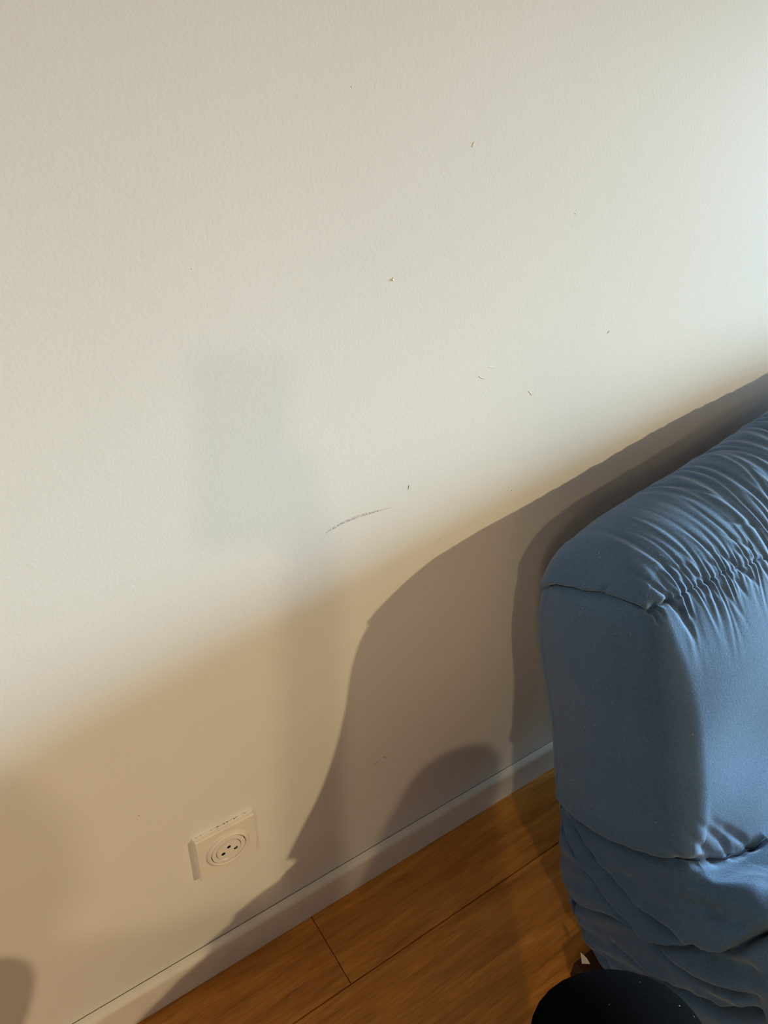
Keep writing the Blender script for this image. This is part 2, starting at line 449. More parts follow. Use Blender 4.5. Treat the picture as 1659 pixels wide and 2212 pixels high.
# ------------------------------------------------------------------ sofa
#   profile in (u, z): u = distance from the wall.  columns: u, z, rounding radius of the end, share of the rise along X
SX0, SX1 = 0.613, 1.98
PROF = np.array([   # last column: place on the middle line of the end (0 top, 1 knee, 2 front)
    (0.330, 0.038, 0.016, 0, 1.04), (0.296, 0.044, 0.013, 0, 1.0), (0.268, 0.070, 0.013, 0, 0.97), (0.240, 0.115, 0.014, 0, 0.93),
    (0.211, 0.180, 0.015, 0, 0.86), (0.186, 0.250, 0.015, 0, 0.78), (0.158, 0.340, 0.015, 0, 0.60), (0.124, 0.440, 0.017, 0.1, 0.38),
    (0.094, 0.520, 0.020, 0.35, 0.20), (0.079, 0.575, 0.024, 0.7, 0.08), (0.078, 0.615, 0.034, 0.95, 0.02), (0.092, 0.645, 0.045, 1.0, 0),
    (0.122, 0.668, 0.050, 0.9, 0), (0.165, 0.682, 0.045, 0.65, 0), (0.210, 0.680, 0.034, 0.3, 0), (0.246, 0.663, 0.026, 0.0, 0),
    (0.274, 0.628, 0.033, -0.05, 0.04), (0.303, 0.575, 0.050, 0, 0.15), (0.331, 0.510, 0.062, 0, 0.32), (0.359, 0.440, 0.062, 0, 0.53),
    (0.386, 0.385, 0.045, 0, 0.80), (0.402, 0.348, 0.030, 0, 0.95), (0.420, 0.345, 0.035, 0, 1.04), (0.450, 0.362, 0.060, 0, 1.15),
    (0.505, 0.378, 0.085, 0, 1.30), (0.600, 0.385, 0.090, 0, 1.52), (0.720, 0.382, 0.085, 0, 1.76), (0.830, 0.368, 0.075, 0, 1.94),
    (0.910, 0.325, 0.055, 0, 2.0), (0.945, 0.250, 0.050, 0, 2.0), (0.945, 0.150, 0.040, 0, 2.0), (0.925, 0.080, 0.03, 0, 2.0),
    (0.890, 0.042, 0.02, 0, 1.98), (0.820, 0.038, 0.02, 0, 1.90), (0.640, 0.038, 0.02, 0, 1.58), (0.470, 0.038, 0.02, 0, 1.26)])

def closed_spline(P, n):
    """periodic Catmull-Rom through P, resampled to n points by (u, z) arc length"""
    m = len(P); out = []
    for i in range(m):
        p0, p1, p2, p3 = P[i - 1], P[i], P[(i + 1) % m], P[(i + 2) % m]
        for t in np.linspace(0, 1, 40, endpoint=False):
            out.append(0.5 * ((2 * p1) + (-p0 + p2) * t + (2 * p0 - 5 * p1 + 4 * p2 - p3) * t * t + (-p0 + 3 * p1 - 3 * p2 + p3) * t ** 3))
    out = np.array(out)
    # samples are denser where the photograph looks (back and front of the back, near part of the seat)
    d = np.linalg.norm(np.diff(np.vstack([out, out[:1]])[:, :2], axis=0), axis=1)
    w = np.where((out[:, 0] > 0.62) | (out[:, 1] < 0.03), 0.25, 1.0)
    s = np.concatenate([[0], np.cumsum(d * w)])
    full = np.vstack([out, out[:1]])
    q = np.linspace(0, s[-1], n, endpoint=False)
    return np.stack([np.interp(q, s, full[:, k]) for k in range(P.shape[1])], 1)

def smooth_periodic(a, it):
    for _ in range(it): a = 0.25 * np.roll(a, 1, 0) + 0.5 * a + 0.25 * np.roll(a, -1, 0)
    return a

def seg_nearest(P, a, b):
    ab = b - a; t = np.clip(((P - a) @ ab) / (ab @ ab), 0, 1)
    q = a + t[:, None] * ab
    return q, np.linalg.norm(P - q, axis=1)

def sofa_grid(n=820, kc=80, kr=44, kb=330, kf=250):
    Pf = closed_spline(PROF, n)
    uz, r, lift = Pf[:, :2], np.clip(Pf[:, 2], 0.008, 0.095), Pf[:, 3]
    T = np.roll(uz, -1, 0) - np.roll(uz, 1, 0); T = smooth_periodic(T, 6)
    T /= np.linalg.norm(T, axis=1)[:, None]
    Nn = np.stack([-T[:, 1], T[:, 0]], 1)          # profile runs clockwise seen in (u, z): outward = left
    c = np.array([0.5, 0.25])
    if np.mean(np.sum(Nn * (uz - c), 1)) < 0: Nn = -Nn
    A, B, C = np.array([0.165, 0.600]), np.array([0.300, 0.180]), np.array([0.880, 0.190])
    mm = np.clip(Pf[:, 4], 0, 2)[:, None]
    med = np.where(mm < 1, A + (B - A) * mm, B + (C - B) * (mm - 1))
    r = smooth_periodic(r, 10); lift = smooth_periodic(lift, 10)
    rings = []
    edge0 = uz - Nn * r[:, None]
    for k in np.linspace(-0.012, 1, kc, endpoint=False):    # the first ring reaches a hair past the middle line
        kk = k
        q = med + (edge0 - med) * kk
        X = SX0 - 0.010 * (1 - kk ** 2) * np.ones(n)
        rings.append(np.stack([X, -q[:, 0], q[:, 1]], 1))
    for th in np.linspace(0, math.pi / 2, kr):
        q = uz - Nn * (r * (1 - math.sin(th)))[:, None]
        X = SX0 + r * (1 - math.cos(th))
        rings.append(np.stack([X, -q[:, 0], q[:, 1]], 1))
    for f in np.linspace(0, 1, kb + 1)[1:]:
        f = f * 0.62 + 0.38 * f ** 2.2                # finer rings close to the end
        X = (SX0 + r) * (1 - f) + 1.16 * f
        rings.append(np.stack([X, -uz[:, 0], uz[:, 1]], 1))
    for f in np.linspace(0, 1, kf + 1)[1:]:
        X = np.full(n, 1.16 * (1 - f) + (SX1 - 0.05) * f)
        rings.append(np.stack([X, -uz[:, 0], uz[:, 1]], 1))
    for th in np.linspace(0, math.pi / 2, 8)[1:]:
        q = uz - Nn * (np.minimum(r, 0.05) * (1 - math.cos(th)))[:, None]
        rings.append(np.stack([np.full(n, SX1 - 0.05 + 0.05 * math.sin(th)), -q[:, 0], q[:, 1]], 1))
    e1 = rings[-1]
    for k in np.linspace(0, 1, 9)[1:]:
        q = e1[:, 1:] * (1 - k) + np.stack([-med[:, 0], med[:, 1]], 1) * k
        rings.append(np.stack([np.full(n, SX1 + 0.01 * k), q[:, 0], q[:, 1]], 1))
    Gd = np.stack(rings, 0)
    # the top swells away from the end
    kw = np.ones(len(rings)); kw[:kc] = np.linspace(0, 1, kc) ** 4
    Lf = lift[None, :] * kw[:, None]
    X = Gd[..., 0]
    s2 = np.clip((SX1 - X) / 0.3, 0, 1)
    rise = np.interp(X, [0.60, 0.64, 0.70, 0.80, 0.90, 1.00, 1.06, 1.25, 1.5], [-0.012, 0, 0.022, 0.044, 0.066, 0.084, 0.093, 0.125, 0.160])
    rise = rise * (s2 * s2 * (3 - 2 * s2))
    Gd[..., 2] += rise * Lf
    # the front of the back is rounded in plan: it recedes towards the end
    sX = np.clip((0.93 - Gd[..., 0]) / 0.32, 0, 1) ** 2
    fz = np.interp(uz[:, 1], [0.30, 0.36, 0.56, 0.65], [0.0, 1.0, 0.8, 0.0])
    fu = np.clip((uz[:, 0] - 0.20) / 0.10, 0, 1) * np.clip((0.47 - uz[:, 0]) / 0.06, 0, 1)
    kl = np.ones(len(rings)); kl[:kc] = np.linspace(0, 1, kc)
    Gd[..., 1] += 0.024 * sX * smooth_periodic(fz * fu, 8)[None, :] * kl[:, None]
    return Gd

def grid_normals(Gd):
    du = np.roll(Gd, -1, 1) - np.roll(Gd, 1, 1)
    dv = np.gradient(Gd, axis=0)
    N = np.cross(du, dv)
    l = np.linalg.norm(N, axis=2, keepdims=True)
    N = N / np.maximum(l, 1e-12)
    return N

def grid_faces(nr, n):
    i = np.arange(nr - 1)[:, None]; j = np.arange(n)[None, :]
    a = i * n + j; b = i * n + (j + 1) % n; c = (i + 1) * n + (j + 1) % n; d = (i + 1) * n + j
    return np.stack([a, b, c, d], 2).reshape(-1, 4)

CREASE = {
    'end_seam': [(0.6211, -0.0846, 0.5805), (0.6140, -0.1006, 0.5978), (0.6133, -0.1100, 0.6055), (0.6134, -0.1244, 0.6131), (0.6135, -0.1395, 0.6213), (0.6132, -0.1549, 0.6274), (0.6132, -0.1692, 0.6352), (0.6133, -0.1828, 0.6431), (0.6133, -0.1935, 0.6464), (0.6134, -0.2038, 0.6496), (0.6138, -0.2137, 0.6527), (0.6148, -0.2230, 0.6552), (0.6163, -0.2318, 0.6558), (0.6187, -0.2398, 0.6553), (0.6225, -0.2430, 0.6577)],
    'kink': [(0.6133, -0.1828, 0.6431), (0.6144, -0.1830, 0.6487), (0.6164, -0.1881, 0.6563), (0.6179, -0.1920, 0.6603)],
    'pinch': [(0.6198, -0.2411, 0.6559), (0.6290, -0.2418, 0.6635), (0.6410, -0.2460, 0.6630), (0.6513, -0.2457, 0.6633)],
    'front_seam': [(0.6438, -0.2460, 0.6630), (0.6513, -0.2457, 0.6633), (0.6695, -0.2465, 0.6626), (0.6801, -0.2468, 0.6623), (0.6908, -0.2471, 0.6620), (0.7017, -0.2474, 0.6617), (0.7204, -0.2472, 0.6619), (0.7332, -0.2471, 0.6620), (0.7460, -0.2469, 0.6622), (0.7595, -0.2481, 0.6610), (0.7732, -0.2492, 0.6597), (0.7960, -0.2500, 0.6588), (0.8097, -0.2508, 0.6578), (0.8237, -0.2517, 0.6567)],
    'w1': [(0.6497, -0.2459, 0.6631), (0.6541, -0.2521, 0.6573), (0.6595, -0.2578, 0.6506), (0.6626, -0.2637, 0.6419), (0.6667, -0.2691, 0.6322), (0.6688, -0.2735, 0.6239), (0.6713, -0.2777, 0.6152)],
    'w2': [(0.6225, -0.2430, 0.6577), (0.6243, -0.2515, 0.6510), (0.6241, -0.2570, 0.6418)],
    'w3': [(0.6270, -0.2428, 0.6616), (0.6314, -0.2509, 0.6570), (0.6318, -0.2573, 0.6494)],
    'w4': [(0.6318, -0.1955, 0.6763), (0.6327, -0.2035, 0.6768), (0.6342, -0.2110, 0.6768), (0.6363, -0.2181, 0.6763), (0.6393, -0.2268, 0.6744), (0.6440, -0.2344, 0.6710), (0.6478, -0.2397, 0.6677), (0.6522, -0.2448, 0.6640)],
    'pa': [(0.7370, -0.2186, 0.6844), (0.7450, -0.2250, 0.6807), (0.7536, -0.2311, 0.6764), (0.7598, -0.2372, 0.6715), (0.7667, -0.2430, 0.6661), (0.7717, -0.2496, 0.6593), (0.7845, -0.2579, 0.6492), (0.7916, -0.2638, 0.6409), (0.7992, -0.2695, 0.6321)],
    'pb': [(0.6845, -0.2135, 0.6835), (0.6913, -0.2207, 0.6808), (0.6988, -0.2274, 0.6775), (0.7017, -0.2334, 0.6735), (0.7051, -0.2392, 0.6691), (0.7141, -0.2476, 0.6615), (0.7220, -0.2554, 0.6529), (0.7255, -0.2612, 0.6452), (0.7299, -0.2666, 0.6368)],
    'pc': [(0.6545, -0.2041, 0.6830), (0.6609, -0.2122, 0.6816), (0.6681, -0.2197, 0.6795), (0.6715, -0.2254, 0.6771), (0.6754, -0.2308, 0.6742), (0.6798, -0.2360, 0.6710), (0.6853, -0.2461, 0.6630), (0.6888, -0.2537, 0.6552), (0.6916, -0.2617, 0.6448)],
    'pd': [(0.6488, -0.2358, 0.6703), (0.6511, -0.2460, 0.6630), (0.6558, -0.2511, 0.6583), (0.6611, -0.2558, 0.6530), (0.6660, -0.2628, 0.6432), (0.6707, -0.2697, 0.6312)],
    'pe': [(0.6836, -0.2226, 0.6793), (0.6876, -0.2284, 0.6763), (0.6922, -0.2339, 0.6729), (0.6962, -0.2402, 0.6681), (0.7009, -0.2462, 0.6629), (0.7048, -0.2512, 0.6578), (0.7093, -0.2560, 0.6523), (0.7181, -0.2639, 0.6411)],
    'pf': [(0.7725, -0.2135, 0.6894), (0.7794, -0.2198, 0.6857), (0.7870, -0.2258, 0.6816), (0.7952, -0.2316, 0.6771), (0.8036, -0.2376, 0.6717), (0.8126, -0.2434, 0.6659), (0.8238, -0.2521, 0.6562)],
    'pg': [(0.7124, -0.2398, 0.6686), (0.7230, -0.2482, 0.6609), (0.7321, -0.2548, 0.6536), (0.7390, -0.2616, 0.6445), (0.7427, -0.2660, 0.6378), (0.7468, -0.2702, 0.6308), (0.7509, -0.2749, 0.6230), (0.7552, -0.2794, 0.6148)],
    'ph': [(0.7875, -0.2001, 0.6975), (0.7976, -0.2065, 0.6950), (0.8084, -0.2126, 0.6921), (0.8179, -0.2169, 0.6897), (0.8280, -0.2211, 0.6870), (0.8369, -0.2259, 0.6834), (0.8464, -0.2304, 0.6794)],
    'pi': [(0.7727, -0.2260, 0.6809), (0.7772, -0.2318, 0.6764), (0.7822, -0.2374, 0.6716), (0.7910, -0.2429, 0.6663), (0.8005, -0.2483, 0.6606), (0.8096, -0.2562, 0.6512), (0.8160, -0.2629, 0.6420)],
    'pj': [(0.6718, -0.2060, 0.6847), (0.6749, -0.2129, 0.6828), (0.6785, -0.2195, 0.6804), (0.6828, -0.2257, 0.6776), (0.6843, -0.2328, 0.6733), (0.6865, -0.2395, 0.6685), (0.6890, -0.2477, 0.6615)],
    'pk': [(0.7219, -0.2228, 0.6812), (0.7270, -0.2285, 0.6776), (0.7325, -0.2340, 0.6737), (0.7385, -0.2392, 0.6694), (0.7482, -0.2476, 0.6614), (0.7548, -0.2534, 0.6551), (0.7622, -0.2589, 0.6481), (0.7657, -0.2635, 0.6415), (0.7696, -0.2680, 0.6345), (0.7738, -0.2725, 0.6273)],
    'pl': [(0.6419, -0.2182, 0.6778), (0.6461, -0.2243, 0.6760), (0.6511, -0.2300, 0.6736), (0.6554, -0.2372, 0.6696), (0.6606, -0.2439, 0.6647), (0.6682, -0.2535, 0.6556), (0.6745, -0.2617, 0.6449), (0.6802, -0.2690, 0.6326)],
    'lower_seam': [(0.6147, -0.1851, 0.2794), (0.6107, -0.2016, 0.2796), (0.6080, -0.2131, 0.2838), (0.6061, -0.2239, 0.2868), (0.6045, -0.2355, 0.2908), (0.6035, -0.2465, 0.2938), (0.6030, -0.2593, 0.2992), (0.6032, -0.2714, 0.3034), (0.6040, -0.2828, 0.3076), (0.6050, -0.2938, 0.3113), (0.6061, -0.3029, 0.3155), (0.6073, -0.3118, 0.3196), (0.6086, -0.3205, 0.3237), (0.6099, -0.3291, 0.3277), (0.6112, -0.3372, 0.3327), (0.6125, -0.3451, 0.3376), (0.6136, -0.3528, 0.3434), (0.6162, -0.3598, 0.3470), (0.6238, -0.3698, 0.3517), (0.6344, -0.3782, 0.3531), (0.6494, -0.3848, 0.3503)],
    'front_crease': [(0.6344, -0.3782, 0.3531), (0.6494, -0.3848, 0.3503), (0.6661, -0.3904, 0.3467), (0.6762, -0.3931, 0.3454), (0.6863, -0.3958, 0.3444), (0.6966, -0.3983, 0.3437), (0.7069, -0.4008, 0.3433), (0.7184, -0.4024, 0.3432), (0.7300, -0.4041, 0.3432), (0.7488, -0.4057, 0.3431)],
    'fold_a': [(0.6142, -0.1874, 0.2757), (0.6133, -0.1931, 0.2665), (0.6131, -0.1984, 0.2564), (0.6129, -0.2036, 0.2462), (0.6116, -0.2121, 0.2362), (0.6104, -0.2205, 0.2259), (0.6083, -0.2313, 0.2236), (0.6067, -0.2418, 0.2206), (0.6052, -0.2532, 0.2191), (0.6041, -0.2643, 0.2169), (0.6033, -0.2760, 0.2166), (0.6030, -0.2874, 0.2155), (0.6031, -0.2983, 0.2139), (0.6033, -0.3091, 0.2120), (0.6035, -0.3170, 0.2113), (0.6035, -0.3249, 0.2107), (0.6035, -0.3328, 0.2103), (0.6036, -0.3438, 0.2118), (0.6036, -0.3547, 0.2132), (0.6036, -0.3674, 0.2127)],
    'fold_b': [(0.6116, -0.2024, 0.2647), (0.6095, -0.2118, 0.2636), (0.6079, -0.2209, 0.2619), (0.6065, -0.2297, 0.2598), (0.6053, -0.2385, 0.2589), (0.6044, -0.2470, 0.2576), (0.6037, -0.2553, 0.2560), (0.6032, -0.2655, 0.2542), (0.6030, -0.2753, 0.2520), (0.6031, -0.2850, 0.2494), (0.6033, -0.2949, 0.2484), (0.6037, -0.3046, 0.2473), (0.6041, -0.3143, 0.2461), (0.6046, -0.3235, 0.2458), (0.6050, -0.3326, 0.2456), (0.6053, -0.3417, 0.2455), (0.6055, -0.3505, 0.2465), (0.6056, -0.3592, 0.2476), (0.6057, -0.3678, 0.2488), (0.6059, -0.3774, 0.2516), (0.6061, -0.3869, 0.2544), (0.6063, -0.3950, 0.2571), (0.6065, -0.4030, 0.2598), (0.6068, -0.4106, 0.2629), (0.6071, -0.4181, 0.2659), (0.6080, -0.4310, 0.2732)],
    'hem': [(0.6122, -0.2561, 0.1211), (0.6083, -0.2686, 0.1341), (0.6057, -0.2800, 0.1446), (0.6038, -0.2933, 0.1566), (0.6031, -0.3056, 0.1661), (0.6030, -0.3228, 0.1828), (0.6031, -0.3376, 0.1936), (0.6033, -0.3524, 0.2020), (0.6034, -0.3672, 0.2086), (0.6036, -0.3794, 0.2136), (0.6040, -0.3900, 0.2222), (0.6044, -0.3990, 0.2306), (0.6050, -0.4078, 0.2388), (0.6057, -0.4158, 0.2483), (0.6065, -0.4236, 0.2574), (0.6082, -0.4315, 0.2750), (0.6091, -0.4407, 0.2814), (0.6104, -0.4507, 0.2908), (0.6119, -0.4578, 0.3009), (0.6136, -0.4635, 0.3140), (0.6173, -0.4678, 0.3262), (0.6205, -0.4690, 0.3326), (0.6244, -0.4718, 0.3386), (0.6298, -0.4745, 0.3452), (0.6375, -0.4753, 0.3526)],
    'fold_d': [(0.6034, -0.3672, 0.2086), (0.6034, -0.3746, 0.2071), (0.6033, -0.3818, 0.2056), (0.6034, -0.3950, 0.2065), (0.6035, -0.4036, 0.2085), (0.6035, -0.4121, 0.2104), (0.6037, -0.4209, 0.2149), (0.6039, -0.4295, 0.2193), (0.6043, -0.4376, 0.2248), (0.6046, -0.4455, 0.2301), (0.6054, -0.4586, 0.2402), (0.6062, -0.4671, 0.2485), (0.6070, -0.4754, 0.2565), (0.6080, -0.4836, 0.2641), (0.6090, -0.4915, 0.2714), (0.6102, -0.4981, 0.2795), (0.6115, -0.5046, 0.2872), (0.6129, -0.5110, 0.2947)],
    'fold_e': [(0.6050, -0.3299, 0.1244), (0.6047, -0.3412, 0.1287), (0.6044, -0.3523, 0.1330), (0.6042, -0.3618, 0.1369), (0.6040, -0.3711, 0.1407), (0.6039, -0.3791, 0.1434), (0.6038, -0.3869, 0.1461), (0.6036, -0.3996, 0.1510), (0.6033, -0.4100, 0.1587), (0.6032, -0.4200, 0.1660), (0.6030, -0.4307, 0.1746), (0.6030, -0.4411, 0.1829), (0.6030, -0.4505, 0.1893), (0.6031, -0.4596, 0.1956), (0.6033, -0.4681, 0.2029), (0.6036, -0.4765, 0.2099), (0.6040, -0.4851, 0.2186), (0.6047, -0.4927, 0.2290), (0.6057, -0.4995, 0.2405), (0.6068, -0.5061, 0.2515), (0.6083, -0.5127, 0.2640), (0.6100, -0.5192, 0.2758)],
    'fold_f': [(0.6110, -0.2601, 0.1235), (0.6124, -0.2655, 0.1014), (0.6121, -0.2719, 0.0934), (0.6120, -0.2782, 0.0850), (0.6108, -0.2909, 0.0788), (0.6098, -0.3057, 0.0759), (0.6100, -0.3189, 0.0741), (0.6101, -0.3270, 0.0735), (0.6102, -0.3350, 0.0730)],
    'soft_g': [(0.6076, -0.4265, 0.2694), (0.6081, -0.4359, 0.2727), (0.6087, -0.4451, 0.2759), (0.6096, -0.4540, 0.2822), (0.6105, -0.4628, 0.2883), (0.6112, -0.4697, 0.2930), (0.6120, -0.4765, 0.2975), (0.6128, -0.4832, 0.3019), (0.6133, -0.4896, 0.3074), (0.6142, -0.4958, 0.3122), (0.6156, -0.5019, 0.3163)],
    'soft_h': [(0.6108, -0.3608, 0.3053), (0.6115, -0.3693, 0.3074), (0.6122, -0.3776, 0.3096), (0.6128, -0.3859, 0.3118), (0.6131, -0.3941, 0.3144), (0.6138, -0.4013, 0.3188), (0.6150, -0.4083, 0.3226), (0.6164, -0.4151, 0.3259), (0.6177, -0.4218, 0.3293), (0.6196, -0.4279, 0.3331), (0.6216, -0.4338, 0.3364), (0.6240, -0.4396, 0.3394), (0.6265, -0.4454, 0.3420), (0.6293, -0.4509, 0.3446), (0.6320, -0.4565, 0.3473), (0.6347, -0.4620, 0.3498), (0.6374, -0.4674, 0.3523), (0.6402, -0.4728, 0.3547)],
    'soft_i': [(0.6031, -0.3780, 0.1705), (0.6031, -0.3868, 0.1724), (0.6030, -0.3954, 0.1743), (0.6030, -0.4039, 0.1762), (0.6030, -0.4129, 0.1820), (0.6030, -0.4217, 0.1876), (0.6031, -0.4304, 0.1930), (0.6032, -0.4395, 0.1992), (0.6034, -0.4483, 0.2052), (0.6036, -0.4570, 0.2110), (0.6040, -0.4635, 0.2183), (0.6044, -0.4698, 0.2254), (0.6049, -0.4761, 0.2322), (0.6055, -0.4822, 0.2388), (0.6063, -0.4878, 0.2476), (0.6072, -0.4934, 0.2560), (0.6082, -0.4988, 0.2642), (0.6093, -0.5041, 0.2720), (0.6105, -0.5092, 0.2796), (0.6117, -0.5143, 0.2870)],
    'soft_j': [(0.6037, -0.2539, 0.2619), (0.6031, -0.2647, 0.2638), (0.6030, -0.2751, 0.2650), (0.6032, -0.2852, 0.2657), (0.6037, -0.2950, 0.2661), (0.6043, -0.3050, 0.2676), (0.6049, -0.3147, 0.2690), (0.6056, -0.3244, 0.2702), (0.6063, -0.3338, 0.2715), (0.6070, -0.3432, 0.2728), (0.6076, -0.3525, 0.2742), (0.6081, -0.3616, 0.2756), (0.6084, -0.3707, 0.2773), (0.6089, -0.3804, 0.2811), (0.6094, -0.3900, 0.2850), (0.6098, -0.3993, 0.2887), (0.6103, -0.4081, 0.2931), (0.6109, -0.4166, 0.2975), (0.6113, -0.4251, 0.3017), (0.6118, -0.4334, 0.3059), (0.6126, -0.4404, 0.3113), (0.6132, -0.4473, 0.3168), (0.6145, -0.4539, 0.3211)],
    't1': [(0.6455, -0.3549, 0.4025), (0.6527, -0.3622, 0.3960), (0.6622, -0.3688, 0.3867), (0.6734, -0.3753, 0.3742), (0.6852, -0.3817, 0.3609), (0.6902, -0.3885, 0.3509), (0.6923, -0.3963, 0.3444)],
    't2': [(0.6670, -0.3644, 0.3973), (0.6749, -0.3688, 0.3900), (0.6831, -0.3732, 0.3824), (0.6920, -0.3775, 0.3740), (0.7031, -0.3827, 0.3631), (0.7129, -0.3885, 0.3539), (0.7205, -0.3951, 0.3467), (0.7249, -0.4028, 0.3432)],
    't3': [(0.6136, -0.3305, 0.3679), (0.6155, -0.3406, 0.3672), (0.6184, -0.3502, 0.3652), (0.6218, -0.3583, 0.3625), (0.6258, -0.3660, 0.3591), (0.6315, -0.3752, 0.3543)],
    't4': [(0.6327, -0.3503, 0.3938), (0.6358, -0.3566, 0.3892), (0.6394, -0.3627, 0.3840), (0.6438, -0.3685, 0.3778), (0.6508, -0.3743, 0.3693), (0.6592, -0.3796, 0.3591), (0.6667, -0.3898, 0.3472)],
}

#                depth   width   step   reach  taper(start, end)
CREASE_P = {
    'end_seam':   (0.0060, 0.0022, 0.0025, 0.020, 0.00, 0.05),
    'kink':       (0.0040, 0.0024, 0.0000, 0.010, 0.00, 0.60),
    'pinch':      (0.0080, 0.0035, 0.0020, 0.012, 0.00, 0.00),
    'front_seam': (0.0026, 0.0018, 0.0000, 0.010, 0.00, 0.00),
    'w1': (0.0050, 0.0042, 0, 1, 0.1, 0.6), 'w2': (0.0050, 0.0030, 0, 1, 0.1, 0.6), 'w3': (0.0045, 0.0030, 0, 1, 0.1, 0.6),
    'w4': (0.0036, 0.0030, 0, 1, 0.6, 0.1),
    'lower_seam': (0.0240, 0.0065, 0.0120, 0.026, 0.04, 0.25),
    'front_crease': (0.0070, 0.0055, 0.0, 0.030, 0.15, 0.15),
    'fold_a': (0.0150, 0.0038, 0.0060, 0.018, 0.05, 0.1),
    'fold_b': (0.0130, 0.0075, 0.0080, 0.022, 0.25, 0.1),
    'hem':    (0.0230, 0.0046, 0.0130, 0.024, 0.12, 0.0),
    'fold_d': (0.0170, 0.0052, 0.0070, 0.018, 0.1, 0.3),
    'fold_e': (0.0230, 0.0065, 0.0100, 0.024, 0.3, 0.1),
    'fold_f': (0.0140, 0.0045, 0.0060, 0.015, 0.1, 0.0),
    'soft_g': (0.0090, 0.0120, 0.0040, 0.018, 0.2, 0.3),
    'soft_h': (0.0100, 0.0130, 0.0050, 0.022, 0.5, 0.1),
    'soft_i': (0.0060, 0.0090, 0.0030, 0.016, 0.4, 0.3),
    'soft_j': (0.0045, 0.0110, 0.0020, 0.020, 0.4, 0.4),
    't1': (0.0030, 0.0045, 0, 1, 0.7, 0.0), 't2': (0.0032, 0.0045, 0, 1, 0.7, 0.0),
    't3': (0.0025, 0.0050, 0, 1, 0.7, 0.0), 't4': (0.0028, 0.0045, 0, 1, 0.7, 0.0),
}
for k in ('pa', 'pb', 'pc', 'pd', 'pe', 'pf', 'pg', 'ph', 'pi', 'pj', 'pk', 'pl'):
    CREASE_P[k] = (0.0032 if k in ('pa', 'pb', 'pd') else 0.0022, 0.0028, 0, 1, 0.55, 0.55)

def crease_field(P, pts, par):
    depth, width, step, reach, ta, tb = par
    Q = np.array(pts); seg = np.diff(Q, axis=0); ln = np.linalg.norm(seg, axis=1)
    cum = np.concatenate([[0], np.cumsum(ln)]); tot = cum[-1]
    R = max(3.2 * width, 3.5 * reach if step else 0)
    lo, hi = Q.min(0) - R, Q.max(0) + R
    idx = np.where(np.all((P > lo) & (P < hi), axis=1))[0]
    out = np.zeros(len(P))
    if len(idx) == 0: return out
    p = P[idx]; best = np.full(len(p), 9.0); fr = np.zeros(len(p)); sg = np.ones(len(p))
    for i in range(len(seg)):
        t = np.clip(((p - Q[i]) @ seg[i]) / (ln[i] ** 2 + 1e-12), 0, 1)
        dv = p - (Q[i] + t[:, None] * seg[i]); d = np.linalg.norm(dv, axis=1)
        m = d < best
        best[m] = d[m]; fr[m] = (cum[i] + t[m] * ln[i]) / tot
        # side of the crease: above or below it, looking along it
        au, az = -seg[i][1] + 0.6 * seg[i][0], seg[i][2]
        bu, bz = -dv[:, 1] + 0.6 * dv[:, 0], dv[:, 2]
        sg[m] = np.sign(au * bz[m] - az * bu[m])
    tp = np.ones(len(p))
    if ta > 0: tp *= np.clip(fr / ta, 0, 1) ** 0.8
    if tb > 0: tp *= np.clip((1 - fr) / tb, 0, 1) ** 0.8
    wob = 1 + 0.22 * np.sin(fr * tot / 0.013 + depth * 900) + 0.15 * np.sin(fr * tot / 0.0051)
    v = -depth * wob * np.exp(-(best / width) ** 2)
    if step: v = v + step * sg * np.exp(-best / reach) * np.tanh(best / (0.5 * width)) + (step * 0.25) * np.exp(-best / (2 * reach))
    fade = np.clip((R - best) / (0.25 * R), 0, 1)
    out[idx] = v * tp * fade
    return out

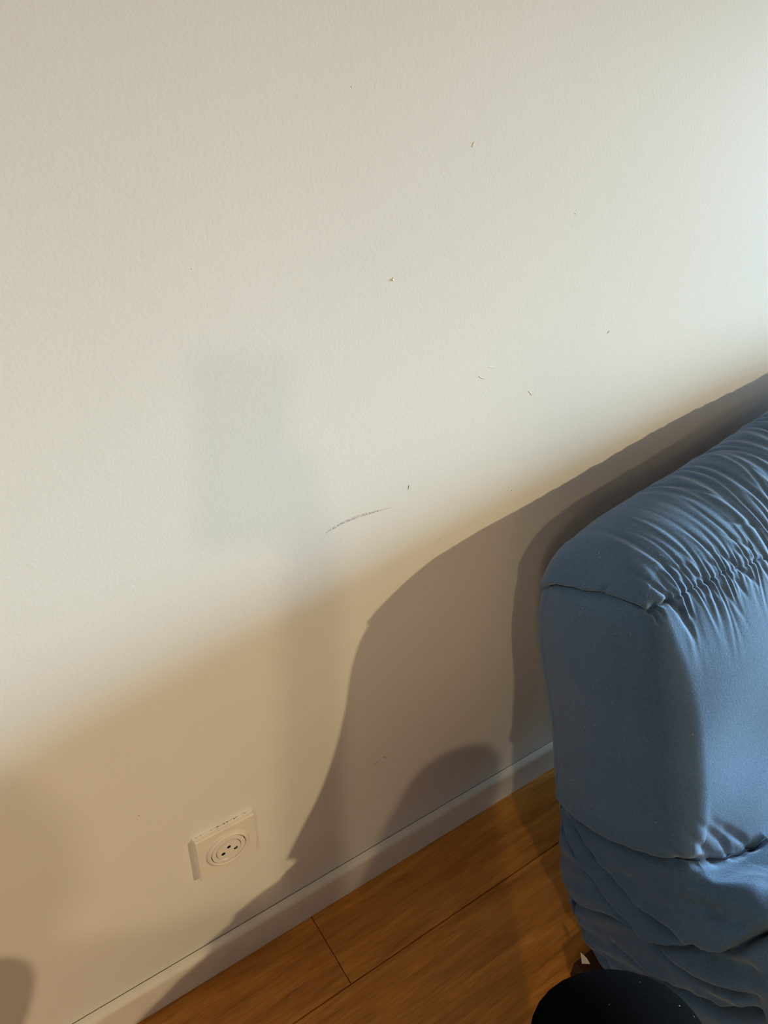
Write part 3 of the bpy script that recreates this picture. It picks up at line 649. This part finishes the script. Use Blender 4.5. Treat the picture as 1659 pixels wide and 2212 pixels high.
def pleats(P):
    """gathers that cross the front-top seam, finest at the seam; long shallow ones run on over the top"""
    X, u, z = P[:, 0], -P[:, 1], P[:, 2]
    d = np.hypot(u - 0.247, z - 0.660)
    side = np.where(u < 0.247, d, -d)
    h = np.zeros(len(P))
    r2 = np.random.default_rng(5)
    near = np.where((d < 0.26) & (X > 0.62) & (z > 0.42))[0]
    Xn, sn = X[near], side[near]
    x = 0.655
    while x < 1.93:
        a = r2.uniform(0.0005, 0.0019); w = r2.uniform(0.0013, 0.0030)
        if x > 1.15: w *= 2.0; a *= 1.5
        skew = r2.uniform(0.0, 0.30); lt = r2.uniform(0.020, 0.11); lf = r2.uniform(0.015, 0.060)
        if r2.random() < 0.2: a *= 1.5; lt *= 1.5
        ph = r2.uniform(0, 6)
        env = np.where(sn > 0, np.exp(-(sn / lt) ** 2), np.exp(-(sn / lf) ** 2))
        w_ = w * (1 + np.abs(sn) * 9)
        dx = Xn - x + skew * sn + 0.0025 * np.sin(sn * 45 + ph)
        h[near] -= a * env * np.exp(-(dx / w_) ** 2)
        h[near] += 0.5 * a * env * np.exp(-((dx + 1.9 * w_) / (1.2 * w_)) ** 2)
        x += r2.uniform(0.0035, 0.0095) * (1 if x < 1.15 else 1.9)
    x = 0.78
    while x < 1.95:
        a = r2.uniform(0.0010, 0.0030); w = r2.uniform(0.0030, 0.0075); sk = r2.uniform(0.05, 0.40); c0 = r2.uniform(0.09, 0.17); ln = r2.uniform(0.04, 0.10)
        env = np.exp(-((sn - c0) / ln) ** 2) * np.clip((Xn - 0.73) / 0.16, 0, 1)
        dx = Xn - x + sk * (sn - 0.1) + 0.004 * np.sin(sn * 34 + x * 50)
        h[near] -= a * env * np.exp(-(dx / w) ** 2)
        h[near] += 0.4 * a * env * np.exp(-((dx + 1.8 * w) / w) ** 2)
        x += r2.uniform(0.010, 0.024)
    h *= np.clip((X - 0.632) / 0.03, 0, 1) * np.clip((SX1 - 0.03 - X) / 0.04, 0, 1)
    return h

Gd = sofa_grid()
NR, NC = Gd.shape[:2]
Nrm = grid_normals(Gd)
if np.mean(Nrm[40:80, :, 0]) > 0: Nrm = -Nrm
_wf = np.clip((80 - np.arange(NR)) / 14, 0, 1)[:, None, None]          # on the end face everything swells outwards
Nrm = Nrm * (1 - _wf) + np.array((-1.0, 0, 0)) * _wf
Nrm /= np.maximum(np.linalg.norm(Nrm, axis=2, keepdims=True), 1e-6)
Pv = Gd.reshape(-1, 3)
disp = np.zeros(len(Pv))
for key, par in CREASE_P.items():
    disp += crease_field(Pv, CREASE[key], par)
disp += pleats(Pv)
# soft irregular padding
X, Y, Z = Pv.T
disp += 0.0022 * np.sin(X * 21 + 1) * np.sin(Y * 26 + Z * 9) + 0.0016 * np.sin(Z * 31 + Y * 17 + X * 12)
# finer slack wrinkles on the seat's side below the lower seam
low = np.clip((0.24 + (-Y - 0.185) * 0.5 - Z) / 0.05, 0, 1) * (X < 0.70)
ang = (-Y) * 0.75 + Z * -1.0
disp += low * (0.0016 * np.sin(ang * 95 + np.sin(Y * 30) * 1.6) + 0.0010 * np.sin(ang * 190 + 2 * np.sin(Z * 40)))
Pd = Pv + Nrm.reshape(-1, 3) * disp[:, None]
# nothing below the floor
Pd[:, 2] = np.maximum(Pd[:, 2], 0.030)
FACES = grid_faces(NR, NC)
cen = Pv[FACES].mean(1)
split = 0.243 + (-cen[:, 1] - 0.186) * 0.50
is_back = (cen[:, 2] > split) & (-cen[:, 1] < 0.411 + 0.35 * np.clip(cen[:, 2] - 0.349, 0, 1))

sofa = empty('sofa', (0, 0, 0))
tag(sofa, 'blue fabric padded sofa with reclined back, pushed up to the wall', 'sofa')

def sub_mesh(name, mask, mat, parent):
    f = FACES[mask]
    used, inv = np.unique(f, return_inverse=True)
    me = bpy.data.meshes.new(name)
    me.vertices.add(len(used)); me.vertices.foreach_set('co', Pd[used].astype(np.float32).ravel())
    fl = inv.reshape(-1, 4)
    me.loops.add(fl.size); me.loops.foreach_set('vertex_index', fl.ravel().astype(np.int32))
    me.polygons.add(len(fl)); me.polygons.foreach_set('loop_start', np.arange(0, fl.size, 4, dtype=np.int32))
    me.polygons.foreach_set('loop_total', np.full(len(fl), 4, dtype=np.int32))
    me.polygons.foreach_set('use_smooth', np.ones(len(fl), dtype=bool))
    me.update(calc_edges=True); me.validate()
    me.materials.append(mat)
    return link(bpy.data.objects.new(name, me), parent)

back = sub_mesh('backrest', is_back, M_BLUE, sofa)
tag(back, 'smooth upper back cushion with gathered top seam')
seat = sub_mesh('seat', ~is_back, M_BLUE, sofa)
tag(seat, 'slack folded blue cover of the seat side')

def tube(name, pts, r, mat, parent, k=6, taper=True):
    P = np.array(pts, float); n = len(P)
    T = np.gradient(P, axis=0); T /= np.linalg.norm(T, axis=1)[:, None] + 1e-9
    V, F = [], []
    for i in range(n):
        a = np.cross(T[i], (0.31, 0.42, 0.85)); a /= np.linalg.norm(a); b = np.cross(T[i], a)
        rr = r * (1 if not taper else max(0.35, min(1, min(i, n - 1 - i) / 2 + 0.35)))
        for j in range(k):
            t = 2 * math.pi * j / k
            V.append(P[i] + rr * (a * math.cos(t) + b * math.sin(t)))
    for i in range(n - 1):
        for j in range(k):
            F.append((i * k + j, i * k + (j + 1) % k, (i + 1) * k + (j + 1) % k, (i + 1) * k + j))
    F += [tuple(range(k))[::-1], tuple(range((n - 1) * k, n * k))]
    return mesh_obj(name, V, F, mat, parent, True)

_near_i = np.where((X < 1.0) & (Z > 0.05))[0]
def on_surface(pts, sink):
    """the crease line on the displaced surface, sunk a little into the groove"""
    out = []
    for q in pts:
        i = _near_i[np.argmin(((Pv[_near_i] - np.array(q)) ** 2).sum(1))]
        out.append(Pd[i] - Nrm.reshape(-1, 3)[i] * sink)
    return out
tube('seam', on_surface(CREASE['end_seam'][:-1], -0.0002), 0.0011, M_THREAD_SHADE, back)
tube('seam', on_surface(CREASE['lower_seam'] + CREASE['front_crease'][1:], -0.0004), 0.0017, M_THREAD_SHADE, back)  # dark cord standing in for the shade in the gap under the back
# stitches show between the gathers of the front-top seam
FSP = np.array(CREASE['front_seam']); cumL = np.concatenate([[0], np.cumsum(np.linalg.norm(np.diff(FSP, axis=0), axis=1))])
r3 = np.random.default_rng(3); s = 0.006
while s < cumL[-1]:
    l = r3.uniform(0.0025, 0.0048)
    a = [np.interp(min(s + t * l, cumL[-1]), cumL, FSP[:, k]) for t in (0, 0.5, 1) for k in range(3)]
    tube('stitch', on_surface(np.array(a).reshape(3, 3), 0.0001), 0.0006, M_THREAD_SHADE, back, 5)
    s += l + r3.uniform(0.002, 0.006)

# lint and loose threads lying on the cover
def surf_point(px):
    i = np.argmin(((Pv - np.array(px)) ** 2).sum(1)); return Pd[i], Nrm.reshape(-1, 3)[i]
vis = np.where((X < 0.86) & (Z > 0.30) & (np.arange(len(X)) // NC < 330) & (-Y < 0.40) & ((X < 0.63) | (Z > 0.5)))[0]
for k in range(70):
    i = r3.choice(vis); p, nn = Pd[i], Nrm.reshape(-1, 3)[i]
    d = r3.normal(size=3); d -= nn * (d @ nn); d /= np.linalg.norm(d)
    e = np.cross(nn, d); l = r3.uniform(0.0008, 0.0030) * (2.2 if k % 12 == 0 else 1); c = r3.uniform(-0.4, 0.4) * l
    tube('lint', [p + nn * 0.0003, p + d * l * 0.5 + e * c + nn * 0.0006, p + d * l + nn * 0.0003], 0.00013, M_LINT, back, 4, False)

# low dark plinth under the padding, a wooden foot and the sewn-in label at the rear corner
box_obj('base', (0.66, 1.93, -0.88, -0.34, 0.0, 0.044), M_DARKWOOD, sofa, 0.003)
box_obj('foot', (0.588, 0.650, -0.345, -0.300, 0.0, 0.036), M_FOOT, sofa, 0.004)
LB = [(0.5985, -0.3010, 0.0560), (0.5980, -0.3085, 0.0375), (0.5985, -0.3195, 0.0550), (0.5990, -0.3110, 0.0575)]
mesh_obj('care_label', LB + [(x + 0.0008, y, z) for x, y, z in LB],
         [(0, 1, 2, 3), (7, 6, 5, 4), (0, 4, 5, 1), (1, 5, 6, 2), (2, 6, 7, 3), (3, 7, 4, 0)], M_LABEL, sofa)


# ------------------------------------------------------------------ the person with the camera, half kneeling on the floor
person = empty('person', (0, -0.83, 0))
tag(person, 'black-trousered knee of a half-kneeling person in front of the sofa', 'person')
M_SKIN = new_mat('skin', (0.45, 0.27, 0.19), 0.55)[0]
M_TOP = fabric_material('grey_jersey', (0.05, 0.05, 0.055), (0.07, 0.07, 0.075), 900, 0.25, 0.05)
M_HAIR = new_mat('dark_hair', (0.03, 0.018, 0.010), 0.6)[0]

JO = {  # joint: (x, y, z, radius_a, radius_b)
    'pelvis': (-0.115, -0.825, 0.340, 0.135, 0.115), 'waist': (-0.180, -0.855, 0.480, 0.125, 0.10), 'chest': (-0.255, -0.895, 0.680, 0.145, 0.11),
    'upper': (-0.315, -0.920, 0.800, 0.12, 0.09), 'neck': (-0.350, -0.930, 0.860, 0.055, 0.055), 'nape': (-0.360, -0.930, 0.905, 0.055, 0.055),
    'jaw': (-0.357, -0.915, 0.950, 0.072, 0.068), 'skull': (-0.369, -0.920, 1.020, 0.088, 0.080), 'crown': (-0.371, -0.922, 1.075, 0.060, 0.055),
    'hip_r': (-0.030, -0.872, 0.340, 0.098, 0.098), 'thigh_r': (0.160, -0.690, 0.430, 0.095, 0.095), 'knee_r': (0.338, -0.500, 0.490, 0.086, 0.086),
    'kneecap_r': (0.354, -0.478, 0.466, 0.080, 0.080), 'calf_r': (0.318, -0.548, 0.30, 0.060, 0.060), 'ankle_r': (0.300, -0.575, 0.085, 0.042, 0.042),
    'foot_r': (0.345, -0.515, 0.045, 0.043, 0.036), 'toe_r': (0.395, -0.448, 0.032, 0.036, 0.026),
    'hip_l': (-0.190, -0.765, 0.330, 0.098, 0.098), 'thigh_l': (-0.150, -0.700, 0.210, 0.085, 0.085), 'knee_l': (-0.115, -0.645, 0.085, 0.068, 0.068),
    'calf_l': (-0.235, -0.800, 0.065, 0.055, 0.055), 'ankle_l': (-0.355, -0.955, 0.060, 0.038, 0.038), 'toe_l': (-0.385, -0.990, 0.035, 0.036, 0.030),
    'sh_r': (-0.190, -1.045, 0.825, 0.062, 0.062), 'el_r': (-0.075, -0.925, 0.600, 0.044, 0.044), 'wr_r': (0.070, -0.690, 1.02, 0.028, 0.028),
    'sh_l': (-0.445, -0.790, 0.825, 0.062, 0.062), 'el_l': (-0.475, -0.680, 0.560, 0.044, 0.044), 'wr_l': (-0.285, -0.645, 0.430, 0.028, 0.028),
    'pa_r': (0.055, -0.655, 1.085, 0.032, 0.020), 'pa_l': (-0.235, -0.635, 0.395, 0.032, 0.020),
}
ED = [('pelvis', 'waist'), ('waist', 'chest'), ('chest', 'upper'), ('upper', 'neck'), ('neck', 'nape'), ('nape', 'jaw'), ('jaw', 'skull'), ('skull', 'crown'),
      ('pelvis', 'hip_r'), ('hip_r', 'thigh_r'), ('thigh_r', 'knee_r'), ('knee_r', 'kneecap_r'), ('kneecap_r', 'calf_r'), ('calf_r', 'ankle_r'), ('ankle_r', 'foot_r'), ('foot_r', 'toe_r'),
      ('pelvis', 'hip_l'), ('hip_l', 'thigh_l'), ('thigh_l', 'knee_l'), ('knee_l', 'calf_l'), ('calf_l', 'ankle_l'), ('ankle_l', 'toe_l'),
      ('upper', 'sh_r'), ('sh_r', 'el_r'), ('el_r', 'wr_r'), ('wr_r', 'pa_r'), ('upper', 'sh_l'), ('sh_l', 'el_l'), ('el_l', 'wr_l'), ('wr_l', 'pa_l')]
# phone behind the lens: its frame in the world
PR, PU, PB = [Vector((ROT[0][k], ROT[1][k], ROT[2][k])) for k in range(3)]      # right, up, backwards
LENS = Vector((0, -0.605, 1.198))
PC = LENS + PR * 0.022 - PU * 0.056 + PB * 0.009                                # middle of the phone
for side, sx in (('r', 1),):                                                   # the right hand grips the long edge of the phone near the bottom
    base = PC + PR * (sx * 0.062) - PU * 0.050 + PB * 0.030
    JO['pa_' + side] = (*base, 0.030, 0.020)
    JO['wr_' + side] = (*(base - PU * 0.075 + PB * 0.045 + PR * sx * 0.012), 0.028, 0.026)
    for f in range(4):                                                          # fingers wrap the back of the phone
        root = base + PU * (0.030 - 0.019 * f + 0.012) - PR * (sx * 0.010)
        ln = (0.9, 1.0, 0.94, 0.76)[f]
        a = root + PR * (-sx * 0.004) - PB * (0.026) + PU * 0.006
        b = a - PR * (sx * 0.020 * ln) - PB * 0.012
        c = b - PR * (sx * 0.018 * ln)
        # keep the tips behind the lens plane
        pts = [root, a, b, c]
        for j, q in enumerate(pts):
            dd = (q - LENS).dot(PB)
            if dd < 0.008: q = q + PB * (0.008 - dd)
            JO['f%d%d_%s' % (f, j, side)] = (*q, 0.0088 - 0.0007 * j, 0.0088 - 0.0007 * j)
        ED.append(('pa_' + side, 'f%d0_%s' % (f, side)))
        ED += [('f%d%d_%s' % (f, j, side), 'f%d%d_%s' % (f, j + 1, side)) for j in range(3)]
    th = [base + PR * (-sx * 0.012) + PB * 0.006 - PU * 0.02, base - PR * (sx * 0.030) + PB * 0.008 + PU * 0.004, base - PR * (sx * 0.040) + PB * 0.002 + PU * 0.028]
    prev = 'pa_' + side
    for j, q in enumerate(th):
        JO['t%d_%s' % (j, side)] = (*q, 0.0105 - 0.001 * j, 0.0105 - 0.001 * j); ED.append((prev, 't%d_%s' % (j, side))); prev = 't%d_%s' % (j, side)
# the left hand lies on the left thigh
LD = Vector((0.80, 0.52, -0.30)).normalized(); LS = Vector((0.50, -0.86, 0.0))
pl = Vector(JO['pa_l'][:3])
for f in range(4):
    ln = (0.88, 1.0, 0.94, 0.76)[f]; off = LS * (0.024 - 0.016 * f); prev = 'pa_l'
    for j, t in enumerate((0.035, 0.062 * ln + 0.005, 0.088 * ln)):
        q = pl + off + LD * t - Vector((0, 0, 0.004 * j * j)); nm = 'f%d%d_l' % (f, j)
        JO[nm] = (*q, 0.0090 - 0.0006 * j, 0.0090 - 0.0006 * j); ED.append((prev, nm)); prev = nm
prev = 'pa_l'
for j, t in enumerate((0.012, 0.036, 0.056)):
    q = pl + LS * (0.030 + 0.006 * j) + LD * t; nm = 't%d_l' % j
    JO[nm] = (*q, 0.0100 - 0.0008 * j, 0.0100 - 0.0008 * j); ED.append((prev, nm)); prev = nm
names = list(JO)
me = bpy.data.meshes.new('body')
me.from_pydata([JO[k][:3] for k in names], [(names.index(a), names.index(b)) for a, b in ED], [])
body = bpy.data.objects.new('body', me); link(body, person)
sk = body.modifiers.new('skin', 'SKIN'); sk.use_smooth_shade = True; sk.branch_smoothing = 0.6
for i, k in enumerate(names):
    d = me.skin_vertices[0].data[i]; d.radius = JO[k][3:5]; d.use_root = (k == 'pelvis')
sb = body.modifiers.new('subd', 'SUBSURF'); sb.levels = 3; sb.render_levels = 3
dg = bpy.context.evaluated_depsgraph_get()
me2 = bpy.data.meshes.new_from_object(body.evaluated_get(dg))
body.modifiers.clear(); body.data = me2; body.matrix_parent_inverse = Matrix.Translation((0, 0.83, 0))
me2.materials.clear()
for m in (M_BLACK, M_TOP, M_SKIN): me2.materials.append(m)
wr = [Vector(JO['wr_r'][:3]), Vector(JO['wr_l'][:3])]
for p in me2.polygons:
    c = p.center
    hand = (c - pl).length < 0.11 and (c - Vector(JO['wr_l'][:3])).dot(LD) > -0.01 and c.z > 0.345 or any((c - w).dot(PU) > -0.02 and (c - w).length < 0.22 and (c - PC).length < 0.16 for w in wr[:1]) and c.y > -0.80
    neck = c.z > 0.850 and (Vector((c.x, c.y)) - Vector((-0.365, -0.93))).length < 0.13
    p.material_index = 2 if hand or neck else (0 if c.z < 0.43 or (c.y > -0.78 and c.z < 0.66 and c.x > 0.1) else 1)
    p.use_smooth = True
# hair cap, nose and ears as children of the person
FW = Vector((0.70, 0.71, 0)).normalized(); SD = Vector((0.71, -0.70, 0)).normalized(); HC = Vector((-0.369, -0.92, 1.020))
bm = bmesh.new(); bmesh.ops.create_uvsphere(bm, u_segments=28, v_segments=18, radius=1)
for v in list(bm.verts):
    if v.co.z < -0.45 or (v.co.y > 0.45 and v.co.z < 0.45): bm.verts.remove(v)
for v in bm.verts: v.co = HC + SD * v.co.x * 0.098 + FW * (v.co.y * 0.108 - 0.008) + Vector((0, 0, v.co.z * 0.10 + 0.012))
hair = bm_obj('hair', bm, M_HAIR, person, True)
def blob(name, c, r, mat):
    bm = bmesh.new(); bmesh.ops.create_uvsphere(bm, u_segments=14, v_segments=10, radius=1)
    for v in bm.verts: v.co = Vector(c) + SD * v.co.x * r[0] + FW * v.co.y * r[1] + Vector((0, 0, v.co.z * r[2]))
    return bm_obj(name, bm, mat, person, True)
M_EYE = new_mat('eye', (0.6, 0.58, 0.55), 0.2)[0]; M_LIP = new_mat('lip', (0.38, 0.14, 0.12), 0.5)[0]
parts = [hair, blob('nose', HC + FW * 0.088 - Vector((0, 0, 0.028)), (0.014, 0.020, 0.026), M_SKIN),
         blob('ear', HC + SD * 0.088 - Vector((0, 0, 0.02)), (0.010, 0.020, 0.030), M_SKIN),
         blob('ear', HC - SD * 0.088 - Vector((0, 0, 0.02)), (0.010, 0.020, 0.030), M_SKIN),
         blob('eye', HC + SD * 0.032 + FW * 0.076, (0.013, 0.010, 0.008), M_EYE), blob('eye', HC - SD * 0.032 + FW * 0.076, (0.013, 0.010, 0.008), M_EYE),
         blob('mouth', HC + FW * 0.074 - Vector((0, 0, 0.066)), (0.022, 0.008, 0.007), M_LIP)]
for o in parts: o.matrix_parent_inverse = Matrix.Translation((0, 0.83, 0))
# lint on the knee
_kv = np.array([v.co[:] for v in me2.vertices]); _kn = np.array([v.normal[:] for v in me2.vertices])
_ki = np.where((np.linalg.norm(_kv - np.array((0.33, -0.51, 0.50)), axis=1) < 0.12) & (_kn[:, 2] > 0.3))[0]
for k in range(14):
    i = r3.choice(_ki); p, nn = _kv[i], _kn[i]
    d = r3.normal(size=3); d -= nn * (d @ nn); d /= np.linalg.norm(d); l = r3.uniform(0.0008, 0.0022)
    o = tube('lint', [p + nn * 0.0003, p + d * l * 0.5 + nn * 0.0006, p + d * l + nn * 0.0003], 0.00010, M_LINT, person, 4, False)
    o.matrix_parent_inverse = Matrix.Translation((0, 0.83, 0))

# the phone itself
M_PHONE = new_mat('phone_glass', (0.02, 0.02, 0.022), 0.2)[0]
phone = empty('smartphone', PC)
tag(phone, 'black smartphone held upright in the right hand of the kneeling person', 'phone')
bm = bmesh.new(); bm_box(bm, -0.0375, 0.0375, -0.074, 0.074, -0.004, 0.004, 0.0035, 3)
o = bm_obj('phone_body', bm, M_PHONE, phone)
bm = bmesh.new(); bm_box(bm, -0.034, 0.034, -0.070, 0.070, 0.0040, 0.0043)
bm_obj('screen', bm, new_mat('phone_screen', (0.05, 0.05, 0.055), 0.1)[0], phone)
phone.rotation_euler = ROT.to_euler()

# ------------------------------------------------------------------ two adjustable ceiling spots further back in the room, and an added fill lamp
M_METAL = new_mat('lamp_metal', (0.5, 0.5, 0.5), 0.35)[0]
M_BULB = new_mat('lamp_bulb', (1, 0.9, 0.7), 0.4)[0]
_b = M_BULB.node_tree.nodes['Principled BSDF']; _b.inputs['Emission Color'].default_value = (1, 0.7, 0.4, 1); _b.inputs['Emission Strength'].default_value = 4
def lathe_z(name, prof, mat, parent, seg=32):
    V, F = [], []
    for r, z in prof:
        for i in range(seg):
            a = 2 * math.pi * i / seg; V.append((r * math.cos(a), r * math.sin(a), z))
    for l in range(len(prof) - 1):
        for i in range(seg): F.append((l * seg + i, l * seg + (i + 1) % seg, (l + 1) * seg + (i + 1) % seg, (l + 1) * seg + i))
    return mesh_obj(name, V, F, mat, parent, True)
for spec, lab in ((LAMP_A, 'grey ceiling spotlight at the window end of the room'), (LAMP_B, 'grey ceiling spotlight behind the kneeling person'),
                  (LAMP_FILL, 'added grey ceiling fill lamp nearest the left end of the wall')):
    t = empty('ceiling_spot_or_fill', (spec['loc'][0], spec['loc'][1], HT)); tag(t, lab, 'spotlight', 'warm ceiling spotlights')
    q = (Vector(spec['aim']) - Vector(spec['loc'])).to_track_quat('-Z', 'Y')
    lathe_z('canopy', [(0.001, -0.001), (0.06, -0.001), (0.058, -0.02), (0.02, -0.03), (0.012, -0.05), (0.012, -0.085), (0.001, -0.085)], M_METAL, t)
    hd = lathe_z('spot_head', [(0.001, 0.05), (0.035, 0.048), (0.045, 0.03), (0.047, -0.045), (0.044, -0.045), (0.042, -0.02), (0.001, -0.018)], M_METAL, t)
    bl = lathe_z('bulb', [(0.001, -0.018), (0.030, -0.019), (0.030, -0.026), (0.001, -0.030)], M_BULB, t)
    for o in (hd, bl):
        o.location = (0, 0, spec['loc'][2] - HT); o.rotation_euler = q.to_euler()
    l = bpy.data.lights.new('spot_light', 'SPOT'); l.energy = spec['energy']; l.color = spec['color']; l.shadow_soft_size = spec['r']
    l.spot_size = math.radians(spec['cone']); l.spot_blend = 1.0
    lo = bpy.data.objects.new('spot_light', l); link(lo, t)
    lo.location = Vector((0, 0, spec['loc'][2] - HT)) + q @ Vector((0, 0, -0.15 - spec['r'])); lo.rotation_euler = q.to_euler()
